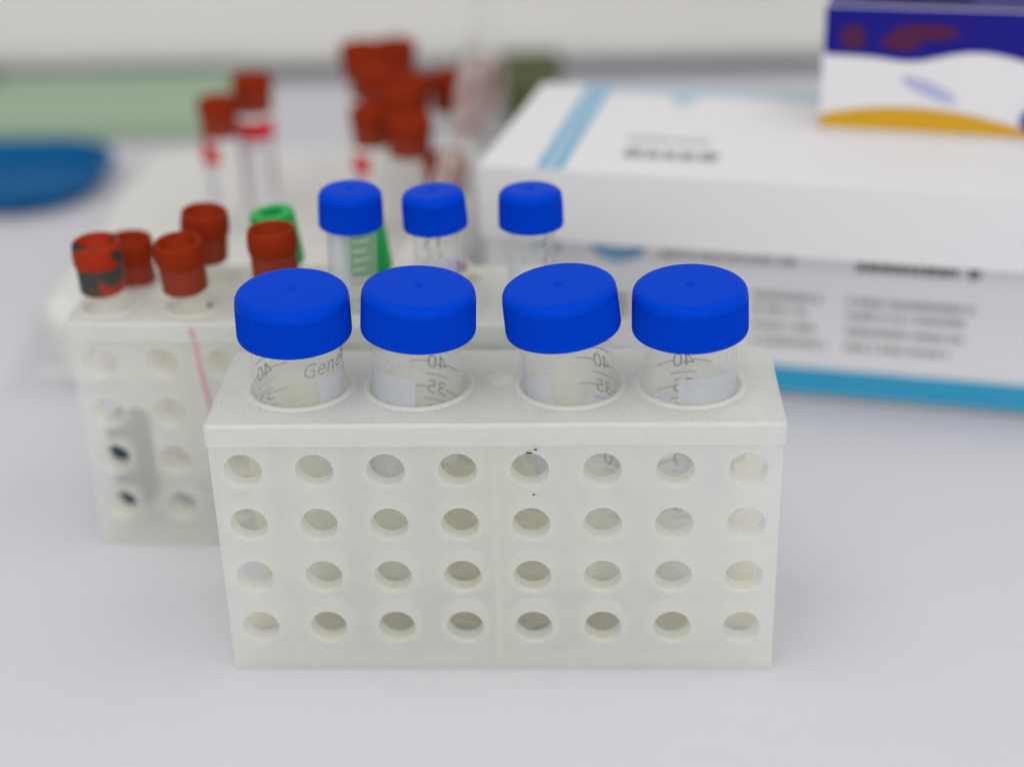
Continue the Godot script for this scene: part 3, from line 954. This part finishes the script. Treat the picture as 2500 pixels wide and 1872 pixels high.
func racks_and_tubes() -> void:
	# front rack
	var front := rack("frosted plastic tube rack nearest the camera, holding four large tubes", true, M.rack)
	var s := Shape.new()
	for e in [[Vector3(0.0126, 0.0807, 0.0001), 0.0005, 0.00035], [Vector3(0.0106, 0.0792, -0.0006), 0.0011, 0.0003], [Vector3(0.0117, 0.0649, -0.0006), 0.0004, 0.0003]]:
		var dot := PackedVector2Array()
		for k in 10:
			dot.append(Vector2(e[1] * cos(TAU * k / 10), e[2] * sin(TAU * k / 10)))
		s.flat(dot, Transform3D(Basis(), e[0] + Vector3(0, 0, 0.0001)))
	part("ink_speck", s, M.ink, front)
	s = Shape.new()
	s.lathe([Vector2(0.0058, 0.0001), Vector2(0.0050, 0.0009), Vector2(0.0030, 0.0013), Vector2(0, 0.0014)], 28, Transform3D(Basis().scaled(Vector3(0.75, 1, 0.62)), Vector3(0.0009, RACK_H, -0.0290)))
	part("centre_boss", s, M.collar, front)
	var tubes := [
		["large tube with blue screw cap, leftmost in the front rack, ticks at left", Vector3(-0.0601, 0.1217, -0.0242), 0.025, 0.064, 0.63, 1.35, -2.08, false],
		["large tube with blue screw cap, second from left in the front rack", Vector3(-0.0219, 0.1225, -0.0247), 0.067, 0.025, -1.555, -0.47, 2.78, true],
		["large tube with blue screw cap, third from left in the front rack, leaning left", Vector3(0.0195, 0.1227, -0.0243), -0.095, 0.035, -1.94, -0.87, 2.36, true],
		["large tube with blue screw cap, rightmost in the front rack", Vector3(0.0583, 0.1222, -0.0242), -0.025, 0.035, -0.31, 0.45, -3.04, true],
	]
	for e in tubes:
		big_tube(e[0], e[1], e[2], e[3], e[4], e[5], e[6], e[7])
	# rear rack
	var rear := rack("frosted plastic tube rack behind, holding red-stoppered tubes and three small tubes", false, M.rack_thin)
	var turn := Basis(Vector3.UP, -0.0284)
	var foot := Vector3(-0.1494, 0, -0.0739)
	rear.transform = Transform3D(turn, foot + turn * Vector3(RACK_W / 2, 0, 0))
	s = Shape.new()
	for e in [[0.0443, 0.0869, 0.0453, 0.0756], [0.0453, 0.0756, 0.0473, 0.0578], [0.0473, 0.0578, 0.0482, 0.0500]]:
		var w := 0.0007
		var z := 0.00025 if e[1] > 0.08 else 0.00025
		s.quad(Vector3(e[0] - w - RACK_W / 2, e[1], z), Vector3(e[0] + w - RACK_W / 2, e[1], z), Vector3(e[2] + w - RACK_W / 2, e[3], z - 0.0008 if e[3] < 0.08 else z), Vector3(e[2] - w - RACK_W / 2, e[3], z - 0.0008 if e[3] < 0.08 else z), Vector3(0, 0, 1))
	part("pink_streak", s, solid(lin(0.62, 0.34, 0.36), 0.5, 0.3), rear)
	s = Shape.new()
	s.lathe([Vector2(0, 0.0022), Vector2(0.0006, 0.0016), Vector2(0.0008, 0.0006), Vector2(0.0002, 0.0)], 12, Transform3D(Basis(), Vector3(0.0481 - RACK_W / 2, RACK_H + 0.0001, -0.0125)))
	part("red_drop", s, solid(lin(0.25, 0.004, 0.002), 0.3, 0.4), rear)
	small_tube("small tube with blue screw cap and white ticks, leftmost of three in the rear rack", Vector3(-0.0497, 0.1314, -0.0849), 0.039, 0.018, -1.65, 0.05, 0.15, M.white_ink)
	small_tube("small tube with blue screw cap and mirrored 13 mark, middle of the three", Vector3(-0.0225, 0.1303, -0.0851), -0.037, -0.008, -0.75, 0.85, -2.85, M.ink)
	small_tube("small tube with blue screw cap, rightmost of three in the rear rack", Vector3(0.0096, 0.1305, -0.0852), -0.001, -0.030, -1.2, -0.44, 2.3, M.ink)
	# stoppered tubes
	var g := "red-stoppered tubes in the rear rack"
	var specs := [
		["marbled", "tube with red and dark grey marbled stopper at the rear rack's left end", Vector3(-0.1376, 0.1134, -0.0862), 0.005, 0.078],
		["", "red-stoppered tube half hidden behind the marbled stopper", Vector3(-0.1332, 0.1055, -0.1090), 0.02, 0.03],
		["", "red-stoppered tube in the front row, to the right of the marbled stopper", Vector3(-0.1092, 0.1138, -0.0848), -0.02, 0.085],
		["", "red-stoppered tube in the back row of the rear rack, tallest at left", Vector3(-0.1046, 0.1157, -0.1075), 0.10, 0.06],
		["", "red-stoppered tube in the front row, in front of the green cap", Vector3(-0.0775, 0.1175, -0.0858), -0.01, 0.02],
	]
	for e in specs:
		var rubber: Material = M.rubber
		if e[0] == "marbled":
			rubber = marbled()
		var tall: float = e[2].y - (0.0095 if e[0] == "" else 0.0045)
		var t := stopper_tube("red_stopper_tube", e[1], g, rubber, tall, 0.0098)
		lean(t, e[2], e[3], e[4], tall)
		if e[0] == "marbled":
			s = Shape.new()
			s.lathe([Vector2(0, 0.0006), Vector2(0.0038, 0.0016), Vector2(0.0064, 0.0042), Vector2(0.0078, 0.0078), Vector2(0.0078, 0.0375), Vector2(0, 0.0377)], 32)
			part("dark_contents", s, M.liquid, t)
	green_tube("green-capped tube with a round hole in its cap, behind a red stopper", Vector3(-0.0814, 0.1150, -0.1080), -0.085, 0.022)
	green_tube("green-capped tube hidden behind the leftmost small blue-capped tube", Vector3(-0.0505, 0.1120, -0.1085), -0.09, 0.03)
	# little tube with a purple lid, sunk in the back row
	var o := thing("purple_lidded_tube", "tiny tube with a purple lid in a cream ring, behind the middle small tube", "sample tube")
	s = Shape.new()
	s.lathe([Vector2(0.0045, -0.012), Vector2(0.0052, 0.0), Vector2(0.0060, 0.0002), Vector2(0.0062, 0.0010), Vector2(0.0056, 0.0018), Vector2(0.0046, 0.0020), Vector2(0.0042, 0.0014)], 32)
	part("cream_ring", s, M.cream, o)
	s = Shape.new()
	s.lathe([Vector2(0.0043, 0.0012), Vector2(0.0040, 0.0022), Vector2(0.0030, 0.0026), Vector2(0, 0.0027)], 32)
	part("purple_lid", s, M.purple, o)
	o.transform = rear.transform * Transform3D(Basis(Vector3.RIGHT, 0.25), Vector3(0.1300 - RACK_W / 2, RACK_H + 0.0030, -0.0380))

func marbled() -> Material:
	var f := noise(0.75, FastNoiseLite.TYPE_SIMPLEX_SMOOTH, 1, 9)
	f.domain_warp_enabled = true
	f.domain_warp_amplitude = 0.45
	f.domain_warp_frequency = 1.6
	var w := 256
	var h := 128
	var im := Image.create(w, h, false, Image.FORMAT_RGB8)
	for x in w:
		for y in h:
			var a := TAU * x / w
			var k := f.get_noise_3d(cos(a) * 0.5, sin(a) * 0.5, y * 1.6 / h) + 0.02 + 0.22 * sin(a + 0.1 + 1.6 * y / h)
			im.set_pixel(x, y, lin(0.34, 0.026, 0.005).lerp(lin(0.035, 0.042, 0.04), smoothstep(-0.04, 0.06, k)))
	var m := solid(Color(1, 1, 1), 0.6, 0.25)
	m.albedo_texture = ImageTexture.create_from_image(im)
	return m
